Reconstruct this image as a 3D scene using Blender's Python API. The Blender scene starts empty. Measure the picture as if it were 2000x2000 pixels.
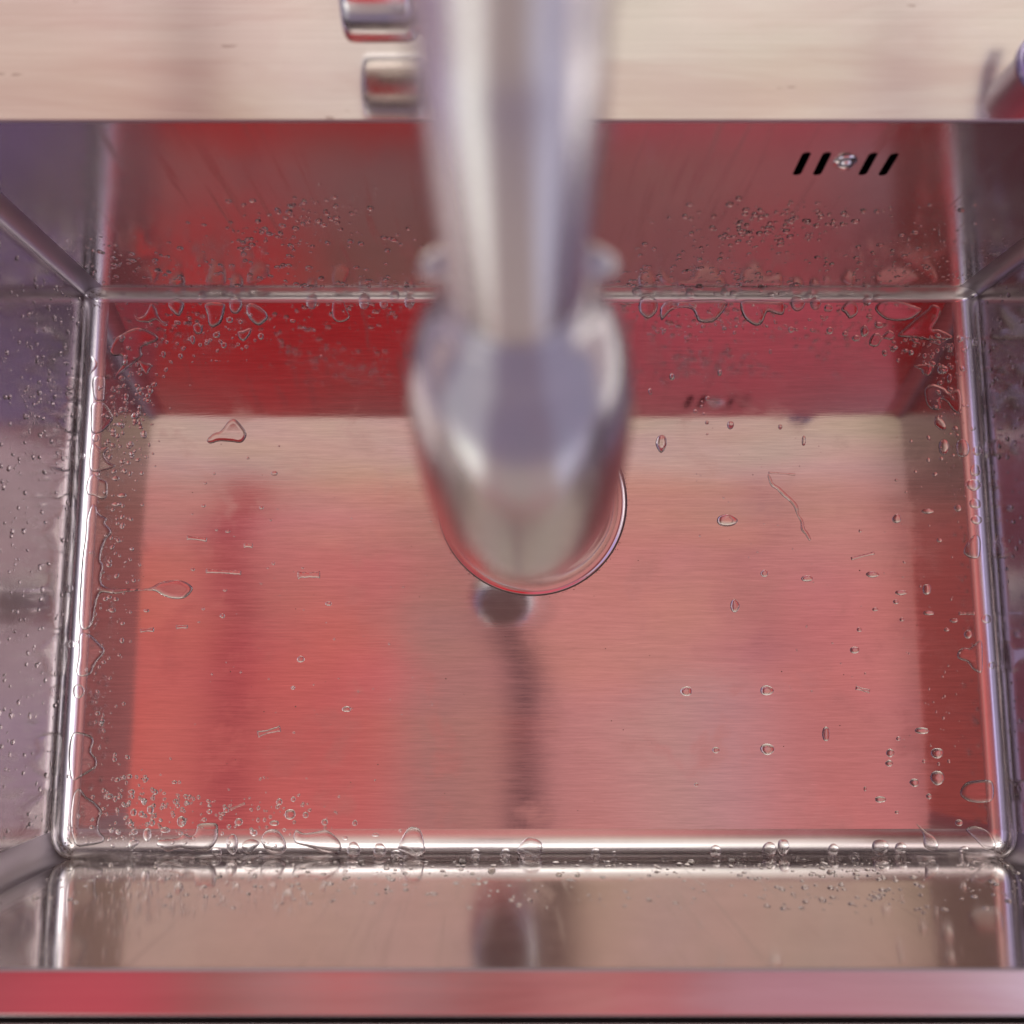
import bpy, bmesh, math, random
from mathutils import Vector, Matrix
from mathutils.geometry import delaunay_2d_cdt
from mathutils.bvhtree import BVHTree
from mathutils.interpolate import poly_3d_calc

random.seed(11)
S = 0.6                                   # metres per layout unit (camera height above the bowl floor)
scene = bpy.context.scene
COL = scene.collection

# ------------------------------------------------------------------ camera
TILT = math.radians(8.04)
FPX, PX0, PY0 = 1876.0, 962.0, 1000.0     # focal length and principal point, in photograph pixels
cam = bpy.data.cameras.new('camera')
cam.sensor_width = 36.0
cam.lens = FPX / 2000 * 36
cam.shift_x = 0.019
cam.clip_start = 0.005
cam.clip_end = 100
cam.dof.use_dof = True
cam.dof.focus_distance = 0.985 * S
cam.dof.aperture_fstop = 4.9
cam.dof.aperture_blades = 0
cam_o = bpy.data.objects.new('camera', cam)
cam_o.location = (0, 0, S)
cam_o.rotation_euler = (TILT, 0, 0)
COL.objects.link(cam_o)
scene.camera = cam_o

# ------------------------------------------------------------------ view / render
scene.view_settings.view_transform = 'Standard'
scene.view_settings.look = 'None'
scene.view_settings.exposure = 0.0
scene.view_settings.gamma = 1.0
scene.view_settings.use_curve_mapping = False
scene.render.engine = 'CYCLES'
scene.cycles.max_bounces = 14
scene.cycles.glossy_bounces = 10
scene.cycles.transmission_bounces = 10
scene.cycles.caustics_reflective = True
scene.cycles.caustics_refractive = True
scene.cycles.blur_glossy = 0.0
scene.cycles.sample_clamp_indirect = 6.0

def lin(c):
    r = []
    for v in c:
        v = v / 255.0
        r.append(v / 12.92 if v <= 0.04045 else ((v + 0.055) / 1.055) ** 2.4)
    return tuple(r)

class NT:
    """tiny helper round a node tree"""
    def __init__(s, tree):
        s.t = tree; s.n = tree.nodes; s.l = tree.links
    def node(s, typ, **kw):
        n = s.n.new(typ)
        for k, v in kw.items(): setattr(n, k, v)
        return n
    def put(s, sock, v):
        if hasattr(v, 'is_output'): s.l.new(v, sock)
        elif v is not None:
            try: sock.default_value = v
            except Exception: sock.default_value = tuple(v) + (1,)
    def math(s, op, a, b=None, c=None, clamp=False):
        n = s.node('ShaderNodeMath', operation=op, use_clamp=clamp)
        s.put(n.inputs[0], a)
        if b is not None: s.put(n.inputs[1], b)
        if c is not None: s.put(n.inputs[2], c)
        return n.outputs[0]
    def sstep(s, x, a, b, o0=0.0, o1=1.0):
        n = s.node('ShaderNodeMapRange', interpolation_type='SMOOTHSTEP')
        s.put(n.inputs[0], x); s.put(n.inputs[1], a); s.put(n.inputs[2], b)
        s.put(n.inputs[3], o0); s.put(n.inputs[4], o1)
        return n.outputs[0]
    def mix(s, f, a, b, mode='MIX'):
        n = s.node('ShaderNodeMix', data_type='RGBA', blend_type=mode)
        s.put(n.inputs[0], f); s.put(n.inputs[6], a); s.put(n.inputs[7], b)
        return n.outputs[2]
    def noise(s, vec, scale, detail=2, rough=0.5, dist=0.0):
        n = s.node('ShaderNodeTexNoise')
        s.put(n.inputs['Vector'], vec); s.put(n.inputs['Scale'], scale)
        s.put(n.inputs['Detail'], detail); s.put(n.inputs['Roughness'], rough)
        s.put(n.inputs['Distortion'], dist)
        return n.outputs[0]
    def mapping(s, vec, scale=(1, 1, 1), loc=(0, 0, 0), rot=(0, 0, 0)):
        n = s.node('ShaderNodeMapping')
        s.put(n.inputs['Vector'], vec)
        n.inputs['Location'].default_value = loc
        n.inputs['Rotation'].default_value = rot
        n.inputs['Scale'].default_value = scale
        return n.outputs[0]

# ------------------------------------------------------------------ world: soft colour patches painted by direction for the steel to reflect
# u = x/z and v = y/z of a direction; colours are (sRGB), soft rectangles over a base tone
world = bpy.data.worlds.new('World')
scene.world = world
world.use_nodes = True
W = NT(world.node_tree)
for n in list(W.n): W.n.remove(n)
tc = W.node('ShaderNodeTexCoord')
sep = W.node('ShaderNodeSeparateXYZ'); W.l.new(tc.outputs['Generated'], sep.inputs[0])
zz = W.math('MAXIMUM', sep.outputs[2], 0.02)
nz = W.noise(tc.outputs['Generated'], 7.0, 2, 0.5)
nz2 = W.noise(W.mapping(tc.outputs['Generated'], loc=(5, 3, 1)), 7.0, 2, 0.5)
U = W.math('ADD', W.math('DIVIDE', sep.outputs[0], zz), W.math('MULTIPLY', W.math('SUBTRACT', nz, 0.5), 0.03))
V = W.math('ADD', W.math('DIVIDE', sep.outputs[1], zz), W.math('MULTIPLY', W.math('SUBTRACT', nz2, 0.5), 0.06))
B = 99
WORLD_LAYERS = [
    # (linear RGB, u0, u1, v0, v1, softness, strength)
    ((.80, .33, .31), -B, B, -B, B, .10, 1),            # overhead: warm pink
    ((.82, .19, .18), -B, -.045, -B, .10, (.05, .15), 1),     # red clothes, left
    ((.60, .27, .24), -.050, .000, -B, .30, .014, .9),  # greyish gap
    ((.88, .24, .26), .15, .225, -B, .06, .035, .75),   # red, right
    ((.70, .48, .50), .07, .15, -.14, -.02, .03, .35),
    ((.86, .15, .145), -B, -.203, -B, .12, (.006, .12), .8),
    ((.79, .37, .33), -B, B, .20, B, .14, 1),           # paler towards the back
    ((.56, .10, .115), -.162, -.139, -.25, .36, .006, .95),
    ((.56, .22, .25), .158, .176, .10, .40, .007, .7),
    ((.56, .20, .23), .142, .160, -.02, .10, .008, .55),
    ((.80, .54, .47), -B, B, .27, B, .05, 1),
    # lower, towards the person
    ((.40, .185, .175), -B, B, -B, -.17, .02, 1),
    ((1.05, .055, .075), -.183, -.112, -B, -.15, .018, .9),
    ((.52, .19, .22), .04, B, -B, -.17, .02, 1),
    ((.80, .11, .15), .145, .182, -B, -.17, .015, 1),
    ((.28, .09, .10), .190, B, -.45, -.19, .012, .9),
    ((.28, .09, .11), -B, -.212, -.30, -.19, .012, .9),
    ((.52, .31, .34), -.25, -.03, -.39, -.298, .02, .9),  # what the front lip mirrors
    ((.48, .17, .17), -.03, .04, -.39, -.298, .02, .9),
    ((.67, .30, .30), .06, .20, -.39, -.298, .02, .9),
    ((.72, .45, .54), .20, B, -.40, -.29, .03, 1),
    ((.65, .10, .14), -B, -.31, -.42, -.27, .04, 1),
    ((.80, .042, .055), -B, .02, -B, -.43, .03, 1),
    ((.97, .17, .235), .02, B, -B, -.43, .03, 1),
    # dark bands added either side to darken the floor's side strips
    ((.30, .08, .09), .232, .46, -.26, .22, .012, 1),
    ((.30, .17, .15), .240, .46, .20, .47, .02, 1),
    ((.50, .13, .13), -.50, -.245, -.27, .22, .010, 1),
    ((.24, .13, .12), -.50, -.240, .20, .47, .02, 1),
    # dark streak painted in for the thin reflection below the drain
    ((.13, .06, .07), 'drain_streak', .0095, -.085, .42, .004, .97),
    ((.55, .025, .035), 'drain_streak', .0105, -.24, -.085, .004, .95),
    # sides
    ((.95, .72, .84), .50, B, -B, B, .05, 1),
    ((.66, .48, 1.1), .59, B, -B, -.10, .06, .9),
    ((.36, .10, .12), -B, -.52, -B, B, .05, 1),
    # towards the back: bright wall, then a brighter patch added for the bend highlights
    ((.95, .80, .73), -.62, .75, .46, B, .06, 1),
    ((.84, .60, .53), -B, -.24, .46, 1.3, .16, .9),
    ((.34, .17, .18), -.368, -.312, .46, 1.2, .010, .85),
    ((.52, .38, .40), .435, .482, .46, 1.2, .010, .8),
    ((1.4, 1.3, 1.25), -1.6, 1.6, .80, B, .15, 1),
    ((3.4, 3.2, 3.1), -1.0, .25, 1.0, 2.6, .10, 1),
    ((.55, .46, .80), -B, -1.0, -B, .8, .12, 1),
    ((1.7, 1.6, 1.9), .95, B, -.35, B, .06, 1),
    ((.55, .47, .66), 1.0, B, -B, -.35, .12, 1),
    ((.45, .40, .38), -.18, .18, .75, .96, .03, .8),
    ((1.1, 1.0, 1.7), -1.30, -1.02, -.8, .9, .04, 1),
    ((.35, .30, .45), -B, -1.25, -B, B, .05, 1),
    ((3.6, 3.45, 3.5), .88, 1.65, -.45, .85, .04, 1),  # bright patch added for highlights on the neck and left bend
    ((.42, .38, .50), 1.75, B, -B, B, .08, 1),
    ((.20, .17, .25), 'z', (-B, .15), -B, B, .05, 1),
    ((.50, .38, .37), -B, B, -B, -.92, .10, 1),
    ((.85, .80, .98), 'q', (.52, B), -B, -.92, .10, 1),
    ((1.7, 1.62, 1.55), 'q', (-2.4, -.50), -B, -.92, .12, 1),  # bright patch added for the faucet's white band
    ((.20, .19, .22), 'q', (-B, -2.4), -B, -.92, .12, 1),
    ((.22, .17, .28), 'z', (-.50, .32), -B, -.92, .07, .8),
]
cur = None
Q = W.math('DIVIDE', sep.outputs[0], W.math('MAXIMUM', W.math('MULTIPLY', sep.outputs[1], -1.0), .02))
dip = W.math('MULTIPLY', W.math('MULTIPLY', W.sstep(V, -.06, .06), W.sstep(V, .20, .08)), .017)
DRAIN_STREAK = W.math('ABSOLUTE', W.math('ADD', W.math('SUBTRACT', W.math('SUBTRACT', U, .0205), W.math('MULTIPLY', V, .045)), dip))
DRAIN_STREAK = W.math('SUBTRACT', DRAIN_STREAK, W.sstep(V, .18, .24, 0.0, .004))
for rgb, u0, u1, v0, v1, sf, st in WORLD_LAYERS:
    m = st
    def edge(x, e, up):
        return W.sstep(x, e - sf, e + sf, 0.0 if up else 1.0, 1.0 if up else 0.0)
    if u0 == 'drain_streak':
        m = W.math('MULTIPLY', m, edge(DRAIN_STREAK, u1, False)); u0, u1, sf = -B, B, .03
    if u0 == 'z':
        m = W.math('MULTIPLY', m, W.math('MULTIPLY', edge(sep.outputs[2], u1[0], True), edge(sep.outputs[2], u1[1], False))); u0, u1 = -B, B
    if u0 == 'q':
        if u1[0] > -B: m = W.math('MULTIPLY', m, edge(Q, u1[0], True))
        if u1[1] < B: m = W.math('MULTIPLY', m, edge(Q, u1[1], False))
        u0, u1 = -B, B
    su, sv_ = sf if isinstance(sf, tuple) else (sf, sf)
    for x, a, b, sf in ((U, u0, u1, su), (V, v0, v1, sv_)):
        if a > -B: m = W.math('MULTIPLY', m, edge(x, a, True))
        if b < B: m = W.math('MULTIPLY', m, edge(x, b, False))
    cur = rgb + (1,) if cur is None else W.mix(m, cur, rgb + (1,))
for k_, (sc_, am_) in enumerate(((9.0, .16), (21.0, .12))):
    nn_ = W.node('ShaderNodeTexNoise'); W.l.new(tc.outputs['Generated'], nn_.inputs['Vector'])
    nn_.inputs['Scale'].default_value = sc_; nn_.inputs['Detail'].default_value = 2
    tint = W.mix(1.0, nn_.outputs['Color'], (am_ * 2, am_ * 2, am_ * 2, 1), 'MULTIPLY')
    tint = W.mix(1.0, tint, (1 - am_, 1 - am_, 1 - am_, 1), 'ADD')
    cur = W.mix(1.0, cur, tint, 'MULTIPLY')
bg = W.node('ShaderNodeBackground'); W.l.new(cur, bg.inputs[0]); bg.inputs[1].default_value = 1.0
wo = W.node('ShaderNodeOutputWorld'); W.l.new(bg.outputs[0], wo.inputs[0])
world.cycles.sampling_method = 'MANUAL'
world.cycles.sample_map_resolution = 1024

# ------------------------------------------------------------------ dimensions (layout units * S)
XL, XR, YB, YF = -.435 * S, .517 * S, .3808 * S, -.2052 * S      # wall planes
ZR = .345 * S                                                   # rim height
RF = .0192 * S                                                   # fillet radius
RC = RF + .0004
KB, KF = .52, 1.30                                              # the back bend is tighter, the front one rounder
DRX, DRY, DRR = .0415 * S, .1535 * S, .1005 * S                 # drain

def ray(px, py):
    x, y = (px - PX0) / FPX, (PY0 - py) / FPX
    c, s = math.cos(TILT), math.sin(TILT)
    return Vector((x, y * c + s, y * s - c)).normalized()

def qvec(p):
    cx, cy = (XL + XR) / 2, (YB + YF) / 2
    hx, hy = (XR - XL) / 2 - RF, (YB - YF) / 2 - RF
    qx = max(abs(p.x - cx) - hx, 0) * (1 if p.x > cx else -1)
    qy = max(abs(p.y - cy) - hy, 0) * (1 if p.y > cy else -1)
    qz = min(p.z - RF, 0)
    return Vector((qx, qy, qz))

def surf(px, py):
    """point and normal of the bowl under a photograph pixel (ray cast on the bowl mesh)"""
    d = ray(px, py)
    loc, fn, idx, dist = BVH.ray_cast(Vector((0, 0, S)), d)
    if loc is None or loc.z > ZR - .004:
        t = S / -d.z
        return Vector((0, 0, S)) + d * t, Vector((0, 0, 1))
    f_ = faces[idx]
    w = poly_3d_calc([verts[i] for i in f_], loc)
    n = sum((norms[i] * w_ for i, w_ in zip(f_, w)), Vector())
    return loc, n.normalized()

# ------------------------------------------------------------------ materials
def new_mat(name):
    m = bpy.data.materials.new(name); m.use_nodes = True
    t = NT(m.node_tree)
    return m, t, m.node_tree.nodes['Principled BSDF']

def steel(name, grain=(6, 900, 900), base=(.62, .59, .57), rough=.13, aniso=.0, aniso_rot=0.0, bump=.00002,
          var=.05, dome=False, stain=.25, waves=.0, streak=0.0):
    m, t, p = new_mat(name)
    tcn = t.node('ShaderNodeTexCoord').outputs['Object']
    g = t.noise(t.mapping(tcn, scale=grain), 1.0, 3, .65)
    g2 = t.noise(t.mapping(tcn, scale=tuple(a * .33 for a in grain), loc=(3, 1, 7)), 1.0, 2, .6)
    st = t.noise(tcn, 22.0, 4, .6, .4)
    st2 = t.noise(t.mapping(tcn, loc=(2, 9, 4)), 7.0, 3, .55, .6)
    gsum = t.math('ADD', t.math('MULTIPLY', t.math('SUBTRACT', g, .5), 1.3), t.math('MULTIPLY', t.math('SUBTRACT', g2, .5), .9))
    k = t.math('ADD', 1.0, t.math('MULTIPLY', gsum, var * 2))
    k = t.math('MULTIPLY', k, t.math('ADD', 1 - .10 * stain, t.math('MULTIPLY', st2, .2 * stain)))
    if streak:      # dried water runs down the wall
        sk = t.noise(t.mapping(tcn, scale=(150, 150, 7)), 1.0, 3, .6, .3)
        sk = t.sstep(sk, .56, .70)
        k = t.math('MULTIPLY', k, t.math('SUBTRACT', 1.0, t.math('MULTIPLY', sk, .16 * streak)))
    # hair scratches and limescale
    sc1 = t.noise(t.mapping(tcn, scale=(35, 700, 35), rot=(0, 0, .6)), 1.0, 1, .5)
    if not streak: k = t.math('MULTIPLY', k, t.math('ADD', 1.0, t.math('MULTIPLY', t.sstep(sc1, .74, .80), .16 * stain)))
    comb = t.node('ShaderNodeCombineColor')
    for i in range(3): t.put(comb.inputs[i], t.math('MULTIPLY', k, base[i]))
    t.put(p.inputs['Base Color'], comb.outputs[0])
    t.put(p.inputs['Metallic'], 1.0)
    r = t.math('ADD', rough, t.math('MULTIPLY', gsum, .035))
    r = t.math('ADD', r, t.math('MULTIPLY', t.sstep(st, .52, .70), .09 * stain))
    if streak: r = t.math('ADD', r, t.math('MULTIPLY', sk, .12 * streak))
    r = t.math('MAXIMUM', r, .02)
    t.put(p.inputs['Roughness'], r)
    if aniso:
        t.put(p.inputs['Anisotropic'], aniso)
        tg = t.node('ShaderNodeTangent', direction_type='RADIAL', axis='Z')
    h = t.math('MULTIPLY', gsum, bump)
    if waves:
        wv = t.noise(t.mapping(tcn, loc=(1, 4, 2)), 9.0, 1, .4)
        h = t.math('ADD', h, t.math('MULTIPLY', wv, waves))
    if dome:
        # pressed sheet: very slightly dished across, rolled off towards the back edge
        sp = t.node('ShaderNodeSeparateXYZ'); t.l.new(tcn, sp.inputs[0])
        flat = t.sstep(sp.outputs[2], .0015, .0002)
        xx = t.math('ADD', sp.outputs[0], .041 * S)
        x2 = t.math('MULTIPLY', t.math('MULTIPLY', xx, xx), .106 / S)
        yy = t.math('MAXIMUM', t.math('SUBTRACT', t.math('ADD', sp.outputs[1], .0885 * S), .10 * S), 0.0)
        y1 = t.math('MINIMUM', yy, .15 * S)
        y2 = t.math('MULTIPLY', t.math('ADD', t.math('MULTIPLY', y1, y1), t.math('MULTIPLY', t.math('SUBTRACT', yy, y1), .30 * S)), -.255 / S)
        yf = t.math('MAXIMUM', t.math('SUBTRACT', -.075 * S, t.math('ADD', sp.outputs[1], .0885 * S)), 0.0)
        y2 = t.math('ADD', y2, t.math('MULTIPLY', t.math('MULTIPLY', yf, yf), .30 / S))
        h = t.math('ADD', h, t.math('MULTIPLY', t.math('ADD', x2, y2), flat))
    b = t.node('ShaderNodeBump'); b.inputs['Strength'].default_value = 1.0
    b.inputs['Distance'].default_value = 1.0
    t.put(b.inputs['Height'], h)
    t.l.new(b.outputs[0], p.inputs['Normal'])
    return m

M_FLOOR = steel('brushed_steel_floor', grain=(60, 1100, 1100), rough=.066, dome=True, waves=.00005, var=.15, bump=.000005, stain=1.0)
M_WALLX = steel('brushed_steel_side_wall_darkened', grain=(700, 30, 30), streak=.5, rough=.15, base=(.42, .36, .36), waves=.00025, var=.04, bump=.000004)  # reddish dark base puts the floor's dark reflected strips into the colour
M_WALLY = steel('brushed_steel_back_wall_darkened', grain=(30, 700, 30), streak=.8, rough=.15, base=(.50, .47, .46), waves=.00022, var=.04, bump=.000004)  # base darkened so the back wall and its reflection look dimmer
M_WALLF = steel('brushed_steel_front_wall_brightened', grain=(30, 700, 30), streak=.5, rough=.09, base=(.74, .71, .68), waves=.00018, var=.04, bump=.000004)  # base lightened to make the front wall's reflection brighter
M_CORNER = steel('welded_steel_corner_darkened', grain=(60, 60, 20), rough=.36, base=(.30, .26, .28), waves=.0, var=.05, bump=.000006)  # colour darkened to dim the highlights on corners and rim
M_BEND = steel('dull_steel_bend_darkened', grain=(60, 60, 60), rough=.34, base=(.50, .46, .47), waves=.0, var=.05, bump=.000006)  # colour darkened to dim the bright lines of the back bend
M_FILLET = steel('ground_steel_corner_brightened', grain=(60, 60, 60), rough=.22, base=(.76, .72, .71), waves=.0, var=.05, bump=.000006)  # colour lightened to lift the shaded band in the bends
M_DECK = steel('brushed_steel_deck', grain=(6, 700, 700), rough=.14, base=(.70, .66, .62), var=.05, waves=.00012, stain=.5, bump=.000012)
t_ = NT(M_DECK.node_tree); p_ = M_DECK.node_tree.nodes['Principled BSDF']
tc_ = t_.node('ShaderNodeTexCoord').outputs['Object']
b1 = t_.noise(t_.mapping(tc_, scale=(5, 26, 5)), 1.0, 4, .6, .5)
b2 = t_.noise(t_.mapping(tc_, scale=(60, 150, 60), loc=(3, 2, 1)), 1.0, 2, .5)
old_ = p_.inputs['Base Color'].links[0].from_socket
c1 = t_.mix(t_.math('MULTIPLY', t_.sstep(b1, .42, .66), .5), old_, (.56, .44, .41, 1))
c2 = t_.mix(t_.math('MULTIPLY', t_.sstep(b2, .73, .79), .45), c1, (.22, .14, .11, 1))
t_.l.new(c2, p_.inputs['Base Color'])
M_CHROME = steel('satin_steel_faucet', grain=(400, 400, 30), rough=.22, base=(.66, .65, .65), var=.02, bump=.0)
M_SOAP = steel('smoked_steel', grain=(200, 200, 60), rough=.22, base=(.36, .31, .42), var=.02, bump=.0)
M_FLANGE = steel('turned_steel_flange', grain=(90, 90, 90), rough=.10, base=(.60, .56, .55), var=.06, bump=.00001)
M_SCREW = steel('polished_steel', grain=(200, 200, 200), rough=.10, base=(.62, .60, .62), var=.02, bump=.0)

def plain(name, c, rough=.6, metal=0.0, spot=.1):
    m, t, p = new_mat(name)
    tcn = t.node('ShaderNodeTexCoord').outputs['Object']
    n = t.noise(tcn, 60, 4, .6)
    k = t.math('ADD', 1 - spot, t.math('MULTIPLY', n, 2 * spot))
    comb = t.node('ShaderNodeCombineColor')
    for i in range(3): t.put(comb.inputs[i], t.math('MULTIPLY', k, c[i]))
    t.put(p.inputs['Base Color'], comb.outputs[0])
    t.put(p.inputs['Roughness'], rough); t.put(p.inputs['Metallic'], metal)
    return m
M_BLACK = plain('dark_opening', (.004, .004, .005), .9)
M_BLACK.node_tree.nodes['Principled BSDF'].inputs['Specular IOR Level'].default_value = 0.0
M_GROOVE = plain('dark_seam', (.10, .075, .07), .45, .6)
M_COUNTER = plain('pale_countertop', (.62, .57, .52), .35)
M_GAP = plain('dark_gap_shade', (.020, .014, .014), .8)  # dark colour stands in for shade in the gap round the deck
M_RUBBER = plain('grey_silicone', (.60, .50, .48), .5)
M_SPECK = plain('brown_deposit', (.10, .06, .045), .8)

mw, tw, pw = new_mat('water')
pw.inputs['Base Color'].default_value = (1, 1, 1, 1)
pw.inputs['Roughness'].default_value = 0.0
pw.inputs['IOR'].default_value = 1.333
pw.inputs['Transmission Weight'].default_value = 1.0
M_WATER = mw

# ------------------------------------------------------------------ object helpers
def mesh_obj(name, verts, faces, mat, parent=None, normals=None, smooth=True, mats=None, midx=None):
    me = bpy.data.meshes.new(name)
    me.from_pydata([tuple(v) for v in verts], [], faces)
    for mm in (mats or [mat]): me.materials.append(mm)
    if smooth: me.polygons.foreach_set('use_smooth', [True] * len(me.polygons))
    if midx: me.polygons.foreach_set('material_index', midx)
    me.update()
    if normals: me.normals_split_custom_set_from_vertices([tuple(n) for n in normals])
    o = bpy.data.objects.new(name, me)
    COL.objects.link(o)
    if parent: o.parent = parent
    return o

def empty(name, loc=(0, 0, 0)):
    o = bpy.data.objects.new(name, None); o.location = loc
    o.empty_display_size = .02
    COL.objects.link(o); return o

def tag(o, label=None, cat=None, group=None, kind=None):
    if label: o['label'] = label
    if cat: o['category'] = cat
    if group: o['group'] = group
    if kind: o['kind'] = kind
    return o

def cdt(outer, holes=(), extra=()):
    """triangulate a 2-D region; returns points, triangles, and (loop id, k) index lists of the input loops"""
    pts, edges, loops = [], [], []
    for lp in [outer] + list(holes):
        b = len(pts); pts += [Vector(p) for p in lp]; n = len(lp)
        edges += [(b + i, b + (i + 1) % n) for i in range(n)]
        loops.append(range(b, b + n))
    b = len(pts); pts += [Vector(p) for p in extra]
    v, e, f, ov, oe, of = delaunay_2d_cdt(pts, edges, [], 0, 1e-7)
    def inside(p, poly):
        r = False; n = len(poly); j = n - 1
        for i in range(n):
            a, c = poly[i], poly[j]
            if (a[1] > p[1]) != (c[1] > p[1]) and p[0] < (c[0] - a[0]) * (p[1] - a[1]) / (c[1] - a[1]) + a[0]: r = not r
            j = i
        return r
    tris = []
    for t in f:
        cx = sum(v[i].x for i in t) / len(t); cy = sum(v[i].y for i in t) / len(t)
        if inside((cx, cy), outer) and not any(inside((cx, cy), h) for h in holes): tris.append(tuple(t))
    return v, tris

# ------------------------------------------------------------------ the setting: countertop
zc = ZR - .0032
ct_out = [(-1.2, -.250 * S), (1.3, -.250 * S), (1.3, .72 * S), (-1.2, .72 * S)]
DX0, DX1, DY0, DY1 = -.72 * S, .86 * S, -.2345 * S, .64 * S     # deck outline
g_ = .0041
ct_in = [(DX0 - g_, DY0 - g_), (DX1 + g_, DY0 - g_), (DX1 + g_, DY1 + g_), (DX0 - g_, DY1 + g_)]
v, f = cdt(ct_out, [ct_in])
vs = [(p.x, p.y, zc) for p in v]; fs = [tuple(t) for t in f]
n0 = len(vs)
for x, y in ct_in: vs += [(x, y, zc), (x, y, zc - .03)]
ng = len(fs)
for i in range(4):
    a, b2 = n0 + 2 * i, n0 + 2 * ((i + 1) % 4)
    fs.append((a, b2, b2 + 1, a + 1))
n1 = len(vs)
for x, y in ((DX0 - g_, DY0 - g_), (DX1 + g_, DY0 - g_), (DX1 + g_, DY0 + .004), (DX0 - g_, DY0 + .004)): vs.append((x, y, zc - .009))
fs.append((n1, n1 + 1, n1 + 2, n1 + 3))  # dark strip added for the shade under the front lip
n0 = len(vs)
for x, y in ct_out: vs += [(x, y, zc), (x, y, zc - .04)]
for i in range(4):
    a, b2 = n0 + 2 * i, n0 + 2 * ((i + 1) % 4)
    fs.append((a, a + 1, b2 + 1, b2))
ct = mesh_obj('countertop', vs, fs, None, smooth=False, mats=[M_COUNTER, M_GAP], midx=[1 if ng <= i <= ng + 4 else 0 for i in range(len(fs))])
tag(ct, 'pale countertop the steel sink is set into', 'countertop', kind='structure')

# ------------------------------------------------------------------ the sink
sink = empty('kitchen_sink', ((XL + XR) / 2, (YB + YF) / 2, 0))
tag(sink, 'brushed stainless steel kitchen sink wet with water drops, overflow slots in its back wall', 'sink')
SO = Vector(sink.location)
def sv(p): return Vector(p) - SO

NA, NF = 10, 12
corners = [(XR - RC, YB - RC, 0), (XL + RC, YB - RC, 90), (XL + RC, YF + RC, 180), (XR - RC, YF + RC, 270)]
RT = .0010
prof = []          # (inset, z, normal outward component, normal z)
for k in range(7):
    t = math.radians(90 * k / 6)       # rim roll: from deck (flat) down to the wall
    prof.append((-RT + RT * math.sin(t), ZR - RT + RT * math.cos(t), -math.sin(t), math.cos(t)))
prof.append((0, RF, -1, 0))
for k in range(1, NF + 1):
    t = math.radians(90 * k / NF)
    prof.append((RF * (1 - math.cos(t)), RF * (1 - math.sin(t)), -math.cos(t), math.sin(t)))
ring_n = 4 * (NA + 1)
verts, norms, faces, midx = [], [], [], []
for d, z, no, nzz in prof:
    for cx, cy, a0 in corners:
        for k in range(NA + 1):
            a = math.radians(a0 + 90 * k / NA)
            ca, sa = math.cos(a), math.sin(a)
            verts.append(Vector((cx + (RC - d) * ca, cy + (RC - d) * sa, z)))
            norms.append(Vector((no * ca, no * sa, nzz)).normalized())
            v_, n_ = verts[-1], norms[-1]
            if sa > 1e-6 and 0 <= YB - v_.y <= RC + 1e-6: v_.y = YB - (YB - v_.y) * KB; n_.y /= KB; n_.normalize()
            elif cy > 0 and abs(sa) <= 1e-6: v_.y = YB - (YB - v_.y) * KB
            elif sa < -1e-6 and 0 <= v_.y - YF <= RC + 1e-6: v_.y = YF + (v_.y - YF) * KF; n_.y /= KF; n_.normalize()
            elif cy < 0 and abs(sa) <= 1e-6: v_.y = YF + (v_.y - YF) * KF
for j in range(len(prof) - 1):
    for i in range(ring_n):
        i2 = (i + 1) % ring_n
        c, k = divmod(i, NA + 1)
        if j == 6 and i == NA: continue                         # back wall panel: built with its slots below
        a = j * ring_n + i; b = j * ring_n + i2
        faces.append((a, b, b + ring_n, a + ring_n))
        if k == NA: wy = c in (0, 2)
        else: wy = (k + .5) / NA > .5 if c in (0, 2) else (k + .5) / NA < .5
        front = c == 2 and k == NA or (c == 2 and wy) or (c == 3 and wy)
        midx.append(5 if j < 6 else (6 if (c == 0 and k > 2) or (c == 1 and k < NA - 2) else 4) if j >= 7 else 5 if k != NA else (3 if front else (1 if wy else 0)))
# back wall panel with four slanted overflow slots
xa, xb = corners[1][0], corners[0][0]
z0, z1 = RF, prof[6][1]
def wall_pt(px, py):
    d = ray(px, py); t = YB / d.y
    return d.x * t, S + d.z * t
slot_px = [((1555, 342), (1577, 297)), ((1594.5, 342), (1617, 297)), ((1683, 342), (1707.5, 298)), ((1722, 343), (1749, 299))]
slots = []
for (a, b) in slot_px:
    ax, az = wall_pt(*a); bx, bz = wall_pt(*b)
    r = .0021
    dx, dz = bx - ax, bz - az; L = math.hypot(dx, dz); dx /= L; dz /= L
    ax += dx * r; az += dz * r; bx -= dx * r; bz -= dz * r
    ang = math.atan2(dz, dx)
    lp = [(bx + r * math.cos(ang - math.pi / 2 + math.pi * k / 8), bz + r * math.sin(ang - math.pi / 2 + math.pi * k / 8)) for k in range(9)]
    lp += [(ax + r * math.cos(ang + math.pi / 2 + math.pi * k / 8), az + r * math.sin(ang + math.pi / 2 + math.pi * k / 8)) for k in range(9)]
    slots.append(lp)
v, f = cdt([(xa, z0), (xb, z0), (xb, z1), (xa, z1)], slots)
b0 = len(verts)
for p in v: verts.append(Vector((p.x, YB, p.y))); norms.append(Vector((0, -1, 0)))
for t in f: faces.append(tuple(b0 + i for i in t)); midx.append(1)
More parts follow.
